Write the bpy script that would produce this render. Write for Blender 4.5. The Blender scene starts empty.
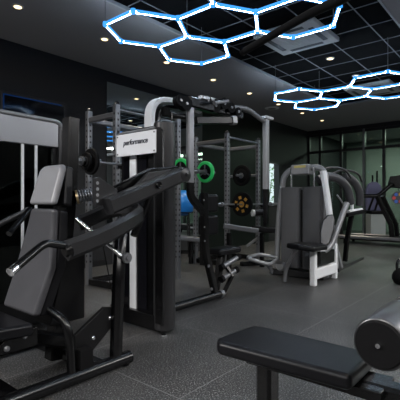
import bpy, bmesh, math, random
from mathutils import Vector, Matrix
random.seed(7)
scn = bpy.context.scene
COL = scn.collection
V = Vector
CA, SA = math.cos(math.radians(40.1)), math.sin(math.radians(40.1))
EYE = 1.1

def P(u, v, **k):
    """world point seen at photo position (u,v) on the plane x=, y=, z= or at depth d="""
    r = (u-200)/404; t = (202-v)/404
    X, Y, Z = CA+SA*r, SA-CA*r, t
    if 'z' in k: m = (k['z']-EYE)/Z
    elif 'x' in k: m = k['x']/X
    elif 'y' in k: m = k['y']/Y
    else: m = k['d']
    return V((X*m, Y*m, EYE+Z*m))

# ------------------------------------------------------------------ materials
MATS = {}
def mat(name, col, rough=.5, metal=0., bump=0., bscale=80., spec=.5, coat=0., var=.0, vscale=6.):
    m = bpy.data.materials.new(name); m.use_nodes = True
    nt = m.node_tree; b = nt.nodes['Principled BSDF']
    b.inputs['Base Color'].default_value = (*col, 1)
    b.inputs['Roughness'].default_value = rough
    b.inputs['Metallic'].default_value = metal
    b.inputs['Specular IOR Level'].default_value = spec
    b.inputs['Coat Weight'].default_value = coat
    tc = nt.nodes.new('ShaderNodeTexCoord')
    if var:
        n = nt.nodes.new('ShaderNodeTexNoise'); n.inputs['Scale'].default_value = vscale
        n.inputs['Detail'].default_value = 4
        nt.links.new(tc.outputs['Object'], n.inputs['Vector'])
        r = nt.nodes.new('ShaderNodeMapRange')
        r.inputs['To Min'].default_value = max(0, rough-var); r.inputs['To Max'].default_value = min(1, rough+var)
        nt.links.new(n.outputs['Fac'], r.inputs['Value']); nt.links.new(r.outputs['Result'], b.inputs['Roughness'])
    if bump:
        n2 = nt.nodes.new('ShaderNodeTexNoise'); n2.inputs['Scale'].default_value = bscale
        nt.links.new(tc.outputs['Object'], n2.inputs['Vector'])
        bp = nt.nodes.new('ShaderNodeBump'); bp.inputs['Strength'].default_value = bump; bp.inputs['Distance'].default_value = .002
        nt.links.new(n2.outputs['Fac'], bp.inputs['Height']); nt.links.new(bp.outputs['Normal'], b.inputs['Normal'])
    MATS[name] = m
    return m
def emis(name, col, s):
    m = bpy.data.materials.new(name); m.use_nodes = True
    nt = m.node_tree; nt.nodes.remove(nt.nodes['Principled BSDF'])
    e = nt.nodes.new('ShaderNodeEmission'); e.inputs[0].default_value = (*col, 1); e.inputs[1].default_value = s
    nt.links.new(e.outputs[0], nt.nodes['Material Output'].inputs[0])
    MATS[name] = m; return m

BLK = mat('black_powder_coat', (.0022, .0022, .0026), .24, var=.07, spec=.42)
GRY = mat('graphite_metal', (.026, .026, .028), .32, metal=.3, var=.08)
DGR = mat('dark_shroud', (.005, .005, .0056), .4, var=.06, spec=.26)
SHR = mat('grey_shroud', (.065, .065, .069), .55, var=.05)
SIL = mat('silver_paint', (.27, .275, .285), .36, metal=.45, var=.06)
WHT = mat('pale_silver', (.78, .79, .81), .42, metal=.0, var=.05)
CHR = mat('chrome', (.75, .76, .78), .16, metal=1.)
STL = mat('brushed_steel', (.22, .225, .24), .34, metal=.7, var=.08)
VIN = mat('black_vinyl', (.006, .006, .0072), .34, bump=.15, bscale=240, var=.06, spec=.2)
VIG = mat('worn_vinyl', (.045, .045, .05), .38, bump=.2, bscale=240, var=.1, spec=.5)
VIW = mat('rubbed_sheen_vinyl', (.17, .17, .18), .4, bump=.2, bscale=240, var=.12, spec=.5)  # rubbed vinyl, base lightened to hold the bright sheen of the head pad
VIR = mat('glossy_vinyl', (.035, .035, .039), .33, var=.05, spec=.6)
RUB = mat('rubber', (.007, .007, .0075), .6, bump=.2, spec=.07)
GRN = mat('green_urethane', (.03, .62, .14), .4)
BLU = mat('blue_ball', (.015, .2, .62), .35)
ORA = mat('orange_paint', (.5, .25, .035), .45)
VIO = mat('violet_fabric', (.2, .2, .34), .7)
PAL = mat('pale_board', (.42, .46, .45), .6)
CEI = mat('ceiling_paint', (.29, .285, .295), .85)
CBL = mat('ceiling_black', (.0022, .0022, .0026), .95, spec=.05)
TBR = mat('grid_bar', (.13, .135, .15), .5)
EDG = mat('grid_edge', (.34, .35, .37), .5)
WAL = mat('wall_paint', (.014, .0145, .017), .62, bump=.1, bscale=30)
GWL = mat('dark_green_wall', (.006, .0095, .008), .35, var=.05, spec=.25)
FRM = mat('window_frame_black', (.01, .01, .011), .4)
PLA = mat('white_plastic', (.55, .56, .57), .45)
SGN = mat('sign_aluminium', (.78, .79, .82), .4, metal=.0, var=.05, vscale=20)
INK = mat('lettering_ink', (.01, .015, .03), .5)
COR = mat('corridor_wall', (.27, .29, .275), .8)
LEAF = mat('leaf', (.12, .34, .06), .5)
LED = emis('led_white', (.72, .87, 1.), 36.)
LEB = emis('led_blue', (.06, .36, 1.), 1.3)
EGL = emis('edge_glow_blue', (.02, .14, .6), .12)  # weak blue emission put into the screen's top and left edges
WARM = emis('downlight_lamp', (1., .74, .4), 3.)
SCR = mat('dark_glass_screen', (.006, .006, .008), .08)
SCRN = emis('screen_picture', (.35, .5, .6), .25)

def glass(name, tint, mixf, rough=.0):
    m = bpy.data.materials.new(name); m.use_nodes = True
    nt = m.node_tree; nt.nodes.remove(nt.nodes['Principled BSDF'])
    t = nt.nodes.new('ShaderNodeBsdfTransparent'); t.inputs[0].default_value = (*tint, 1)
    g = nt.nodes.new('ShaderNodeBsdfGlossy'); g.inputs[0].default_value = (.9, 1, .95, 1); g.inputs['Roughness'].default_value = rough
    f0 = nt.nodes.new('ShaderNodeLayerWeight'); f = nt.nodes.new('ShaderNodeMath'); f.operation = 'POWER'; f.inputs[1].default_value = 4.; nt.links.new(f0.outputs['Facing'], f.inputs[0])
    a = nt.nodes.new('ShaderNodeMath'); a.operation = 'MULTIPLY_ADD'; a.inputs[1].default_value = .8; a.inputs[2].default_value = mixf
    mx = nt.nodes.new('ShaderNodeMixShader')
    nt.links.new(f.outputs[0], a.inputs[0]); nt.links.new(a.outputs[0], mx.inputs[0])
    nt.links.new(t.outputs[0], mx.inputs[1]); nt.links.new(g.outputs[0], mx.inputs[2])
    nt.links.new(mx.outputs[0], nt.nodes['Material Output'].inputs[0])
    MATS[name] = m; return m
GLS = glass('partition_glass', (.66, .76, .7), .03)
GLD = glass('smoked_glass', (.12, .13, .13), .02)
WGL = glass('clear_glass', (.9, .95, .92), .0)
MIR = mat('mirror_silvering', (.62, .68, .68), .02, metal=1.)

def floor_mat():
    m = bpy.data.materials.new('speckled_rubber'); m.use_nodes = True
    nt = m.node_tree; L = nt.links; b = nt.nodes['Principled BSDF']
    g = nt.nodes.new('ShaderNodeNewGeometry')
    n = nt.nodes.new('ShaderNodeTexNoise'); n.inputs['Scale'].default_value = 105; n.inputs['Detail'].default_value = 3; n.inputs['Roughness'].default_value = .7
    L.new(g.outputs['Position'], n.inputs['Vector'])
    r = nt.nodes.new('ShaderNodeValToRGB'); e = r.color_ramp.elements
    e[0].position = .42; e[0].color = (.010, .010, .0105, 1); e[1].position = .68; e[1].color = (.5, .5, .5, 1)
    e2 = r.color_ramp.elements.new(.54); e2.color = (.036, .036, .037, 1)
    L.new(n.outputs['Fac'], r.inputs[0])
    # large scuffs
    n2 = nt.nodes.new('ShaderNodeTexNoise'); n2.inputs['Scale'].default_value = 1.3; n2.inputs['Detail'].default_value = 5
    L.new(g.outputs['Position'], n2.inputs['Vector'])
    mr = nt.nodes.new('ShaderNodeMapRange'); mr.inputs['From Min'].default_value = .3; mr.inputs['From Max'].default_value = .7
    mr.inputs['To Min'].default_value = .6; mr.inputs['To Max'].default_value = 1.15
    L.new(n2.outputs['Fac'], mr.inputs[0])
    mu = nt.nodes.new('ShaderNodeMix'); mu.data_type = 'RGBA'; mu.blend_type = 'MULTIPLY'; mu.inputs[0].default_value = 1
    L.new(r.outputs[0], mu.inputs[6]); L.new(mr.outputs[0], mu.inputs[7])
    # tile joints, one metre tiles
    sx = nt.nodes.new('ShaderNodeSeparateXYZ'); L.new(g.outputs['Position'], sx.inputs[0])
    def joint(sock, off):
        a = nt.nodes.new('ShaderNodeMath'); a.operation = 'ADD'; a.inputs[1].default_value = off + 50; L.new(sock, a.inputs[0])
        f = nt.nodes.new('ShaderNodeMath'); f.operation = 'FRACT'; L.new(a.outputs[0], f.inputs[0])
        c = nt.nodes.new('ShaderNodeMath'); c.operation = 'LESS_THAN'; c.inputs[1].default_value = .008; L.new(f.outputs[0], c.inputs[0])
        return c.outputs[0]
    mx = nt.nodes.new('ShaderNodeMath'); mx.operation = 'MAXIMUM'
    L.new(joint(sx.outputs[0], .35), mx.inputs[0]); L.new(joint(sx.outputs[1], .46), mx.inputs[1])
    m2 = nt.nodes.new('ShaderNodeMix'); m2.data_type = 'RGBA'; m2.inputs[7].default_value = (.19, .19, .195, 1)
    sc = nt.nodes.new('ShaderNodeMath'); sc.operation = 'MULTIPLY'; sc.inputs[1].default_value = .75
    L.new(mx.outputs[0], sc.inputs[0]); L.new(sc.outputs[0], m2.inputs[0]); L.new(mu.outputs[2], m2.inputs[6])
    L.new(m2.outputs[2], b.inputs['Base Color'])
    b.inputs['Roughness'].default_value = .42; b.inputs['Specular IOR Level'].default_value = .45
    bp = nt.nodes.new('ShaderNodeBump'); bp.inputs['Strength'].default_value = .35; bp.inputs['Distance'].default_value = .003
    L.new(n.outputs['Fac'], bp.inputs['Height']); L.new(bp.outputs[0], b.inputs['Normal'])
    return m
FLO = floor_mat()

# ------------------------------------------------------------------ geometry
class MB:
    def __init__(s): s.bm = bmesh.new(); s.mi = 0
    def _add(s, verts, faces):
        vs = [s.bm.verts.new(v) for v in verts]
        for f in faces:
            try:
                fc = s.bm.faces.new([vs[i] for i in f]); fc.material_index = s.mi
            except ValueError: pass
        return s
    def box(s, lo, hi):
        x0, y0, z0 = lo; x1, y1, z1 = hi
        return s._add([(x0,y0,z0),(x1,y0,z0),(x1,y1,z0),(x0,y1,z0),(x0,y0,z1),(x1,y0,z1),(x1,y1,z1),(x0,y1,z1)],
               [(0,3,2,1),(4,5,6,7),(0,1,5,4),(1,2,6,5),(2,3,7,6),(3,0,4,7)])
    def hexa(s, p):   # 8 points: bottom ring, top ring
        return s._add(p, [(0,3,2,1),(4,5,6,7),(0,1,5,4),(1,2,6,5),(2,3,7,6),(3,0,4,7)])
    def slab(s, pts, off):  # polygon pts extruded by vector off
        n = len(pts); off = V(off); a = [V(p) for p in pts]; b = [p+off for p in a]
        return s._add(a+b, [tuple(range(n))[::-1], tuple(range(n, 2*n))] + [(i, (i+1) % n, n+(i+1) % n, n+i) for i in range(n)])
    def sweep(s, pts, prof, up=(0,0,1), r=0., closed=False, k=5):
        pts = [V(p) for p in pts]; up = V(up).normalized()
        if r > 0 and len(pts) > 2:
            out = []
            n = len(pts)
            rng = range(n) if closed else range(1, n-1)
            if not closed: out.append(pts[0])
            for i in rng:
                a, b, c = pts[i-1], pts[i], pts[(i+1) % n]
                la, lc = (a-b).length, (c-b).length
                rr = min(r, la*.49, lc*.49)
                p0 = b+(a-b)/la*rr; p2 = b+(c-b)/lc*rr
                for j in range(k+1):
                    t = j/k; out.append(p0*(1-t)**2 + b*2*t*(1-t) + p2*t*t)
            if not closed: out.append(pts[-1])
            pts = out
        n = len(pts); m = len(prof); rings = []
        for i, p in enumerate(pts):
            if closed: t = (pts[(i+1) % n]-pts[i-1])
            else: t = pts[min(i+1, n-1)]-pts[max(i-1, 0)]
            t.normalize()
            sd = t.cross(up)
            if sd.length < 1e-4: sd = t.cross(V((1,0,0))) if abs(t.x) < .9 else t.cross(V((0,1,0)))
            sd.normalize(); u2 = sd.cross(t)
            # mitre
            sc = 1.
            rings.append([p+sd*a*sc+u2*b for a, b in prof])
        verts = [v for rg in rings for v in rg]; faces = []
        for i in range(n if closed else n-1):
            j = (i+1) % n
            for q in range(m):
                w = (q+1) % m
                faces.append((i*m+q, i*m+w, j*m+w, j*m+q))
        if not closed:
            faces.append(tuple(range(m))[::-1]); faces.append(tuple((n-1)*m+q for q in range(m)))
        return s._add(verts, faces)
    def tube(s, pts, rad, up=(0,0,1), r=0., closed=False, n=12, ry=None, k=5):
        ry = ry or rad
        return s.sweep(pts, [(rad*math.cos(2*math.pi*i/n), ry*math.sin(2*math.pi*i/n)) for i in range(n)], up, r, closed, k)
    def bar(s, pts, w, h, up=(0,0,1), r=0., closed=False, rnd=.18):
        q = min(w, h)*rnd; a, b = w/2, h/2
        prof = [(-a+q,-b),(a-q,-b),(a,-b+q),(a,b-q),(a-q,b),(-a+q,b),(-a,b-q),(-a,-b+q)]
        return s.sweep(pts, prof, up, r, closed)
    def cyl(s, p0, p1, rad, n=16): return s.tube([p0, p1], rad, up=(.13,.21,.97), n=n)
    def lathe(s, o, axis, prof, n=24, ring=False):  # prof: (distance along axis, radius)
        o = V(o); ax = V(axis).normalized(); e1 = ax.orthogonal().normalized(); e2 = ax.cross(e1)
        verts = []; faces = []; m = len(prof)
        for i in range(n):
            a = 2*math.pi*i/n; d = e1*math.cos(a)+e2*math.sin(a)
            for h, rr in prof: verts.append(o+ax*h+d*rr)
        for i in range(n):
            j = (i+1) % n
            for q in range(m if ring else m-1): w = (q+1) % m; faces.append((i*m+q, j*m+q, j*m+w, i*m+w))
        if not ring and prof[0][1] > 1e-5: faces.append(tuple(i*m for i in range(n))[::-1])
        if not ring and prof[-1][1] > 1e-5: faces.append(tuple(i*m+m-1 for i in range(n)))
        return s._add(verts, faces)
    def build(s, name, mats, parent=None, bevel=0., seg=2, ang=38, loc=None):
        bm = s.bm
        bmesh.ops.remove_doubles(bm, verts=bm.verts, dist=1e-5)
        bmesh.ops.recalc_face_normals(bm, faces=bm.faces)
        base = V((0,0,0)); q = parent
        while q is not None: base = base + q.location; q = q.parent
        own = V(loc)-base if loc is not None else V((0,0,0))
        bmesh.ops.translate(bm, verts=bm.verts, vec=-(base+own))
        me = bpy.data.meshes.new(name); bm.to_mesh(me); bm.free()
        if not isinstance(mats, (list, tuple)): mats = [mats]
        for m in mats: me.materials.append(m)
        for p in me.polygons: p.use_smooth = True
        me.set_sharp_from_angle(angle=math.radians(ang))
        o = bpy.data.objects.new(name, me); COL.objects.link(o); o.location = own
        if parent: o.parent = parent
        if bevel:
            md = o.modifiers.new('bevel', 'BEVEL'); md.width = bevel; md.segments = seg; md.limit_method = 'ANGLE'; md.angle_limit = math.radians(30)
            md.harden_normals = True
        return o

def tag(o, label, cat, group=None, kind=None):
    o['label'] = label; o['category'] = cat
    if group: o['group'] = group
    if kind: o['kind'] = kind
    return o
def thing(name, loc, label, cat, group=None):
    o = bpy.data.objects.new(name, None); COL.objects.link(o); o.location = loc; o.empty_display_size = .1
    return tag(o, label, cat, group)
def struct(name, mb, m, **k):
    o = mb.build(name, m, **k); o['kind'] = 'structure'; return o
def copy_tree(o, parent=None):
    c = o.copy(); COL.objects.link(c)
    if parent: c.parent = parent
    for ch in list(o.children): copy_tree(ch, c)
    return c

# ------------------------------------------------------------------ the room
XB, YL, XF, YR, HC = 12.4, 5.8, -3.2, -3.6, 3.4
XO = 15.8
struct('floor', MB().box((XF-.2, YR-.2, -.2), (XO+.2, YL+.2, 0)), FLO)
GX0, GX1, GY0, GY1 = -2.6, 9.5, 1.4, 3.78      # recess of the black tile field
c = MB()
c.box((XF-.2, GY1, HC), (XO+.2, YL+.2, HC+.25)); c.box((XF-.2, YR-.2, HC), (XO+.2, GY0, HC+.25))
c.box((GX1, GY0, HC), (XO+.2, GY1, HC+.25)); c.box((XF-.2, GY0, HC), (GX0, GY1, HC+.25))
struct('ceiling', c, CEI)
struct('ceiling_tiles', MB().box((GX0, GY0, HC+.035), (GX1, GY1, HC+.2)), CBL)
g = MB()
y = 1.724
while y < GY1-.05: g.box((GX0, y-.006, HC+.026), (GX1, y+.006, HC+.0345)); y += .602
x = 5.53-.6*13
while x < GX1-.05: g.box((x-.006, GY0, HC+.027), (x+.006, GY1, HC+.0345)); x += .6
struct('trim_1', g, TBR)
e = MB()
for a, b in (((GX0, GY1-.012), (GX1, GY1+.012)), ((GX0, GY0-.012), (GX1, GY0+.012))):
    e.box((a[0], a[1], HC-.012), (b[0], b[1], HC+.03))
e.box((GX1-.012, GY0, HC-.012), (GX1+.012, GY1, HC+.03))
struct('trim_2', e, EDG)
# left wall with a narrow window towards the planting outside
wx0, wx1, wz0, wz1 = 9.86, 10.5, .95, 2.25
w = MB()
w.box((XF-.2, YL, 0), (wx0, YL+.2, HC)); w.box((wx1, YL, 0), (XO+.2, YL+.2, HC))
w.box((wx0, YL, 0), (wx1, YL+.2, wz0)); w.box((wx0, YL, wz1), (wx1, YL+.2, HC))
for zz in (.85, 1.7, 2.55): w.box((XF, YL-.006, zz), (4.2, YL, zz+.008))
struct('wall_left', w, WAL)
f = MB(); f.box((wx0, YL, wz0), (wx0+.05, YL+.12, wz1)); f.box((wx1-.05, YL, wz0), (wx1, YL+.12, wz1))
f.box((wx0, YL, wz0), (wx1, YL+.12, wz0+.05)); f.box((wx0, YL, wz1-.05), (wx1, YL+.12, wz1))
win = struct('window_1', f, FRM)
MB().box((wx0+.05, YL+.05, wz0+.05), (wx1-.05, YL+.06, wz1-.05)).build('pane', WGL, win)
# dark polished panelling further along the left wall
struct('trim_3', MB().box((6.95, YL-.03, 0), (9.84, YL, HC-.12)), GWL, bevel=.004)
# right and rear walls (behind the viewer)
struct('wall_right', MB().box((XF-.2, YR-.2, 0), (XO+.2, YR, HC)), WAL)
struct('wall_rear', MB().box((XF-.2, YR-.2, 0), (XF, YL+.2, HC)), WAL)
wn = 2
# glazed partition
ms = [5.78, 5.40, 4.72, 4.03, 3.47, 2.84, 2.2, 1.56, .92, .28, -.36, -1., -1.64, -2.28, -2.92, -3.56]
for i in range(len(ms)-1):
    a, b = ms[i+1], ms[i]
    f = MB()
    f.box((XB-.05, b-.045, 0), (XB+.05, b+.03, 3.28)); 
    f.box((XB-.04, a, 2.66), (XB+.04, b, 2.74)); f.box((XB-.04, a, 3.2), (XB+.04, b, 3.28)); f.box((XB-.05, a, 0), (XB+.05, b, .12))
    wi = struct('window_%d' % wn, f, FRM); wn += 1
    MB().box((XB-.006, a+.03, .12), (XB+.006, b-.045, 2.66)).box((XB-.006, a+.03, 2.74), (XB+.006, b-.045, 3.2)).build('pane', GLS, wi)
struct('wall_back', MB().box((XB-.06, YR, 3.28), (XB+.06, YL, HC)), FRM)
struct('trim_4', MB().box((XB-.09, 4.03-.035, 0), (XB-.05, 4.03+.01, 3.28)), STL)
struct('wall_corridor', MB().box((XO, YR, 0), (XO+.2, YL, HC)), COR)
struct('baseboard_left', MB().box((XF, YL-.018, 0), (4.3, YL, .1)), FRM)

# mirror on the left wall
m = thing('wall_mirror', (5.65, YL-.02, 0), 'large frameless mirror on the black left wall behind the first rack', 'mirror')
MB().box((4.34, YL-.025, .35), (6.94, YL-.012, 3.2)).build('mirror_glass', MIR, m)
MB().box((4.34, YL-.012, .35), (6.94, YL-.001, 3.2)).build('backing_board', FRM, m)

# wall screen
t = thing('wall_screen', (3.02, YL-.03, 2.1), 'black wall screen edged with a thin blue glow, above the far left header panel', 'screen')
MB().box((2.52, YL-.06, 1.75), (3.53, YL-.002, 2.66)).build('casing', FRM, t, bevel=.006)
MB().box((2.56, YL-.066, 1.79), (3.49, YL-.06, 2.60)).build('display', SCR, t)
MB().box((2.56, YL-.067, 2.605), (3.45, YL-.06, 2.618)).box((2.545, YL-.067, 1.9), (2.558, YL-.06, 2.618)).build('edge_glow', EGL, t)

# ------------------------------------------------------------------ ceiling fittings
def downlight(x, y, z, label, e=70):
    d = thing('downlight', (x, y, z), label, 'ceiling light', 'recessed ceiling downlights')
    MB().lathe((x, y, z-.012), (0,0,1), [(0, .062), (.006, .066), (.0115, .066)], 20).build('trim_ring', PLA, d)
    MB().lathe((x, y, z-.016), (0,0,1), [(0, .0), (0, .042), (.004, .045)], 20).build('lamp', WARM, d)
    l = bpy.data.lights.new('downlight_beam', 'SPOT'); l.energy = e; l.color = (1., .87, .68); l.spot_size = math.radians(85); l.spot_blend = .7; l.shadow_soft_size = .04
    o = bpy.data.objects.new('beam', l); COL.objects.link(o); o.parent = d; o.location = (0, 0, -.03)
words = ['first and nearest', 'second', 'third', 'fourth', 'fifth', 'sixth', 'seventh', 'eighth and farthest']
for i in range(8):
    downlight(2.25+1.235*i, 4.69, HC, 'small round downlight, %s of the row along the left wall' % words[i])
downlight(6.36, 2.6, HC+.03, 'small downlight in the black tile field just beyond the large air conditioner')
downlight(7.54, 2.6, HC+.03, 'small downlight in the black tile field beside the farther hexagon lights')
for x_ in (1.0, -.3, -1.6): downlight(x_, 4.69, HC, 'added small round downlight near the wall outside the view')  # extra downlights added out of view for brightness
for x_ in (1.5, 4., 6.5, 9.): downlight(x_, .4, HC, 'added small round downlight on the right hand side outside the view')  # these too are added, unseen on the right side, to brighten the room

def cassette(x, y, label):
    d = thing('air_conditioner', (x, y, HC), label, 'air conditioner')
    MB().box((x-.44, y-.44, HC-.03), (x+.44, y+.44, HC+.034)).build('panel', PLA, d, bevel=.012)
    q = MB()
    for i in range(9): q.box((x-.2, y-.2+i*.048, HC-.036), (x+.2, y-.182+i*.048, HC-.031))
    q.box((x-.24, y-.24, HC-.033), (x+.24, y+.24, HC-.0305))
    q.build('intake_grille', PLA, d)
    for sx, sy in ((1,0), (-1,0), (0,1), (0,-1)):
        if sx: MB().box((x+sx*.32-.035, y-.25, HC-.0335), (x+sx*.32+.035, y+.25, HC-.029)).build('air_slot', FRM, d)
        else: MB().box((x-.25, y+sy*.32-.035, HC-.0335), (x+.25, y+sy*.32+.035, HC-.029)).build('air_slot', FRM, d)
cassette(5.2, 2.61, 'pale square ceiling air conditioner nearest the viewer, behind the black bar')
cassette(8.6, 2.62, 'pale square ceiling air conditioner behind the farther hexagon lights')
v_ = thing('ceiling_speaker', (8.7, 5.02, HC), 'pale round ceiling vent near the left wall above the tall machine', 'vent')
MB().lathe((8.7, 5.02, HC-.02), (0,0,1), [(0, .0), (0, .13), (.008, .17), (.019, .18)], 28).build('grille', WHT, v_)
MB().lathe((8.7, 5.02, HC-.022), (0,0,1), [(0, .09), (.003, .1)], 28).build('inner_ring', SIL, v_)

# hexagon light clusters
HZ = EYE+1.85; SD = .45; DX = SD*math.sqrt(3)
def hexcluster(ox, oy, label):
    d = thing('hexagon_light', (ox, oy, HZ), label, 'ceiling light', 'hanging hexagon light clusters')
    edges = {}
    nodes = {}
    for cx_, cy_ in ((0,0), (1,0), (.5,-1), (0,-2), (1,-2)):
        cc = V((ox+cx_*DX, oy+cy_*SD*1.5, HZ))
        vs = [cc+V((SD*math.sin(a), SD*math.cos(a), 0)) for a in [math.pi/3*i for i in range(6)]]
        for i in range(6):
            a, b = vs[i], vs[(i+1) % 6]
            ka, kb = tuple(round(q, 2) for q in a), tuple(round(q, 2) for q in b)
            edges[tuple(sorted((ka, kb)))] = 1; nodes[ka] = 1; nodes[kb] = 1
    for a, b in edges:
        a, b = V(a), V(b); t = (b-a).normalized(); a2, b2 = a+t*.03, b-t*.03
        tb = MB().bar([a2, b2], .022, .026).build('tube', LED, d)
        n_ = t.cross(V((0,0,1)))*.0135
        MB().bar([a2+n_, b2+n_], .006, .032).bar([a2-n_, b2-n_], .006, .032).build('side_glow', LEB, tb)
    for k in nodes:
        MB().lathe(V(k)-V((0,0,.022)), (0,0,1), [(0, .026), (.044, .026)], 10).build('connector', LEB, d)
    ks = sorted(nodes)
    for k in (ks[0], ks[3], ks[len(ks)//2], ks[-4], ks[-1]):
        MB().cyl(V(k), (k[0], k[1], HC+.034 if GY0 < k[1] < GY1 and GX0 < k[0] < GX1 else HC-.001), .003, 6).build('suspension_wire', STL, d)
hexcluster(2.97, 3.24, 'blue white hexagon light lattice hanging nearest, above the signed weight tower')
hexcluster(6.48, 3.23, 'blue white hexagon light lattice hanging farther back before the glass partition')
hexcluster(-.54, 3.24, 'added blue white hexagon light lattice hanging outside the view')  # this and the following lattices are added out of view to raise brightness
hexcluster(2.97, -.1, 'added blue white hexagon light lattice hanging over the right side outside the view')
hexcluster(6.48, -.1, 'added blue white hexagon light lattice far along the right side outside the view')

# ------------------------------------------------------------------ power racks with barbells
HOLE = FRM
def upright(mb, x, y, h, w=.07):
    mb.mi = 0; mb.bar([(x, y, .0), (x, y, h)], w, w, up=(1,0,0), rnd=.1)
    mb.mi = 1
    z = .3
    while z < h-.06:
        mb.box((x-w/2-.0015, y-.012, z), (x+w/2+.0015, y+.012, z+.026))
        mb.box((x-.012, y-w/2-.0015, z), (x+.012, y+w/2+.0015, z+.026)); z += .075
    mb.mi = 0
def rack(x0, x1, y0, y1, h, label):
    d = thing('power_rack', ((x0+x1)/2, (y0+y1)/2, 0), label, 'weight rack', 'steel power racks by the left wall')
    for x, y in ((x0,y0), (x0,y1), (x1,y0), (x1,y1)):
        q = MB(); upright(q, x, y, h); up_ = q.build('upright', [STL, HOLE], d)
        MB().lathe((x, y, h), (0,0,1), [(0, .03), (.03, .03), (.04, .02)], 12).build('cap', BLK, up_)
    for x in (x0, x1):
        MB().bar([(x, y0+.035, h-.12), (x, y1-.035, h-.12)], .06, .07).build('crossbar', STL, d)
        MB().bar([(x, y0+.035, .05), (x, y1-.035, .05)], .06, .08).build('base_bar', BLK, d)
    MB().bar([(x0+.035, y1, h-.12), (x1-.035, y1, h-.12)], .06, .07).build('crossbar', STL, d)
    MB().cyl((x0+.035, y0, h-.06), (x1-.035, y0, h-.06), .018).build('chin_up_bar', STL, d)
    MB().bar([(x0+.035, y1, .05), (x1-.035, y1, .05)], .06, .08).build('base_bar', BLK, d)
    return d
RH = 2.3
rack(3.15, 4.25, 4.0, 4.58, RH, 'perforated steel power rack behind the signed weight tower, holding the green plated barbell')
d2 = rack(5.52, 6.5, 4.05, 4.75, 2.26, 'perforated steel power rack in the middle distance with the yellow plated barbell')

def jhooks(d, x0, x1, y, z):
    for x in (x0, x1):
        q = MB(); q.bar([(x, y+.16, z+.02), (x, y+.02, z-.035), (x, y-.06, z-.035), (x, y-.06, z+.02)], .05, .014, up=(1,0,0)); q.build('bar_hook', BLK, d)
def plate(o, ax, rad, th, mats, name, label, group, ring=None):
    d = thing(name, o, label, 'weight plate', group)
    MB().lathe(o, ax, [(0, .03), (0, rad*.62), (.004, rad*.66), (.0, rad*.75) if 0 else (-.003, rad*.76), (-.003, rad*.95), (.004, rad), (th-.004, rad), (th+.003, rad*.95), (th+.003, rad*.76), (th-.004, rad*.66), (th, rad*.62), (th, .03)], 36, ring=True).build('disc', mats[0], d)
    MB().lathe(V(o), ax, [(-.006, .026), (-.006, .052), (th+.006, .052), (th+.006, .026)], 24, ring=True).build('hub', mats[1], d)
    return d
def barbell(x0, x1, y, z, s0, s1, label):
    d = thing('barbell', ((x0+x1)/2, y, z), label, 'barbell', None)
    MB().cyl((s0, y, z), (s1, y, z), .014).build('shaft', STL, d)
    for a, b in ((x0, s0), (x1, s1)):
        MB().cyl((a, y, z), (b, y, z), .025).build('sleeve', STL, d)
        sg = 1 if b > a else -1
        MB().lathe((b, y, z), (1,0,0), [(-.015, .04), (.015, .04)], 20).build('collar', STL, d)
    return d
by, bz = 3.88, 1.555
barbell(2.42, 4.95, by, bz, 2.80, 4.55, 'steel barbell racked behind the signed tower, black plates left and green right')
jhooks([o for o in COL.objects if o.name == 'power_rack'][0], 3.15, 4.25, by, bz)
plate((2.68, by, bz), (1,0,0), .15, .03, (RUB, STL), 'weight_plate', 'larger black weight plate on the left end of the first barbell', 'plates on the first barbell')
plate((2.62, by, bz), (1,0,0), .1, .03, (RUB, STL), 'weight_plate', 'smaller black weight plate outermost on the left end of the first barbell', 'plates on the first barbell')
plate((2.57, by, bz), (1,0,0), .055, .03, (BLK, STL), 'bar_collar', 'small black locking collar outside the plates on the first barbell', None)
def greenplate(o, label):
    d = thing('weight_plate', o, label, 'weight plate', 'plates on the first barbell')
    MB().lathe(o, (1,0,0), [(-.004, .115), (-.008, .125), (-.008, .152), (0, .162), (.03, .162), (.038, .152), (.038, .125), (.034, .115)], 40, ring=True).build('green_rim', GRN, d)
    MB().lathe(o, (1,0,0), [(.003, .03), (.003, .116), (.027, .116), (.027, .03)], 40, ring=True).build('disc', RUB, d)
    MB().lathe(o, (1,0,0), [(-.006, .026), (-.006, .045), (.036, .045), (.036, .026)], 24, ring=True).build('hub', STL, d)
    q = MB()
    for i in range(3):
        a = math.radians(90+120*i); p = V((o[0]-.002, o[1]+.05*math.cos(a), o[2]+.05*math.sin(a))); p2 = V((o[0]-.002, o[1]+.105*math.cos(a), o[2]+.105*math.sin(a)))
        q.bar([p, p2], .02, .008, up=(1,0,0))
    q.build('spoke', STL, d)
greenplate((4.72, by, bz), 'green rimmed weight plate outermost on the right end of the first barbell')
greenplate((4.60-.42, by+.0, bz), 'green rimmed weight plate half hidden behind the signed tower')

# second rack: barbell, orange plates, black plate on its peg, bench
y2 = 3.93
barbell(4.75, 7.0, y2, 1.06, 5.2, 6.75, 'thin steel barbell across the second rack with a yellow marked plate')
jhooks(d2, 5.52, 6.5, y2, 1.06)
pk = (5.78, y2, 1.06)
d = plate(pk, (1,0,0), .21, .035, (RUB, ORA), 'weight_plate', 'black weight plate with yellow marks on the second rack barbell', 'plates at the second rack')
q = MB()
for i in range(6):
    a = math.radians(60*i+15)
    q.bar([V((pk[0]-.006, pk[1]+.12*math.cos(a-.22), pk[2]+.12*math.sin(a-.22))), V((pk[0]-.006, pk[1]+.12*math.cos(a+.22), pk[2]+.12*math.sin(a+.22)))], .05, .006, up=(1,0,0))
q.build('yellow_mark', ORA, d)
plate((6.35, 4.33, 1.6), (1,0,0), .2, .04, (RUB, STL), 'weight_plate', 'plain black weight plate stored above the yellow marked one', 'plates at the second rack')
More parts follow.
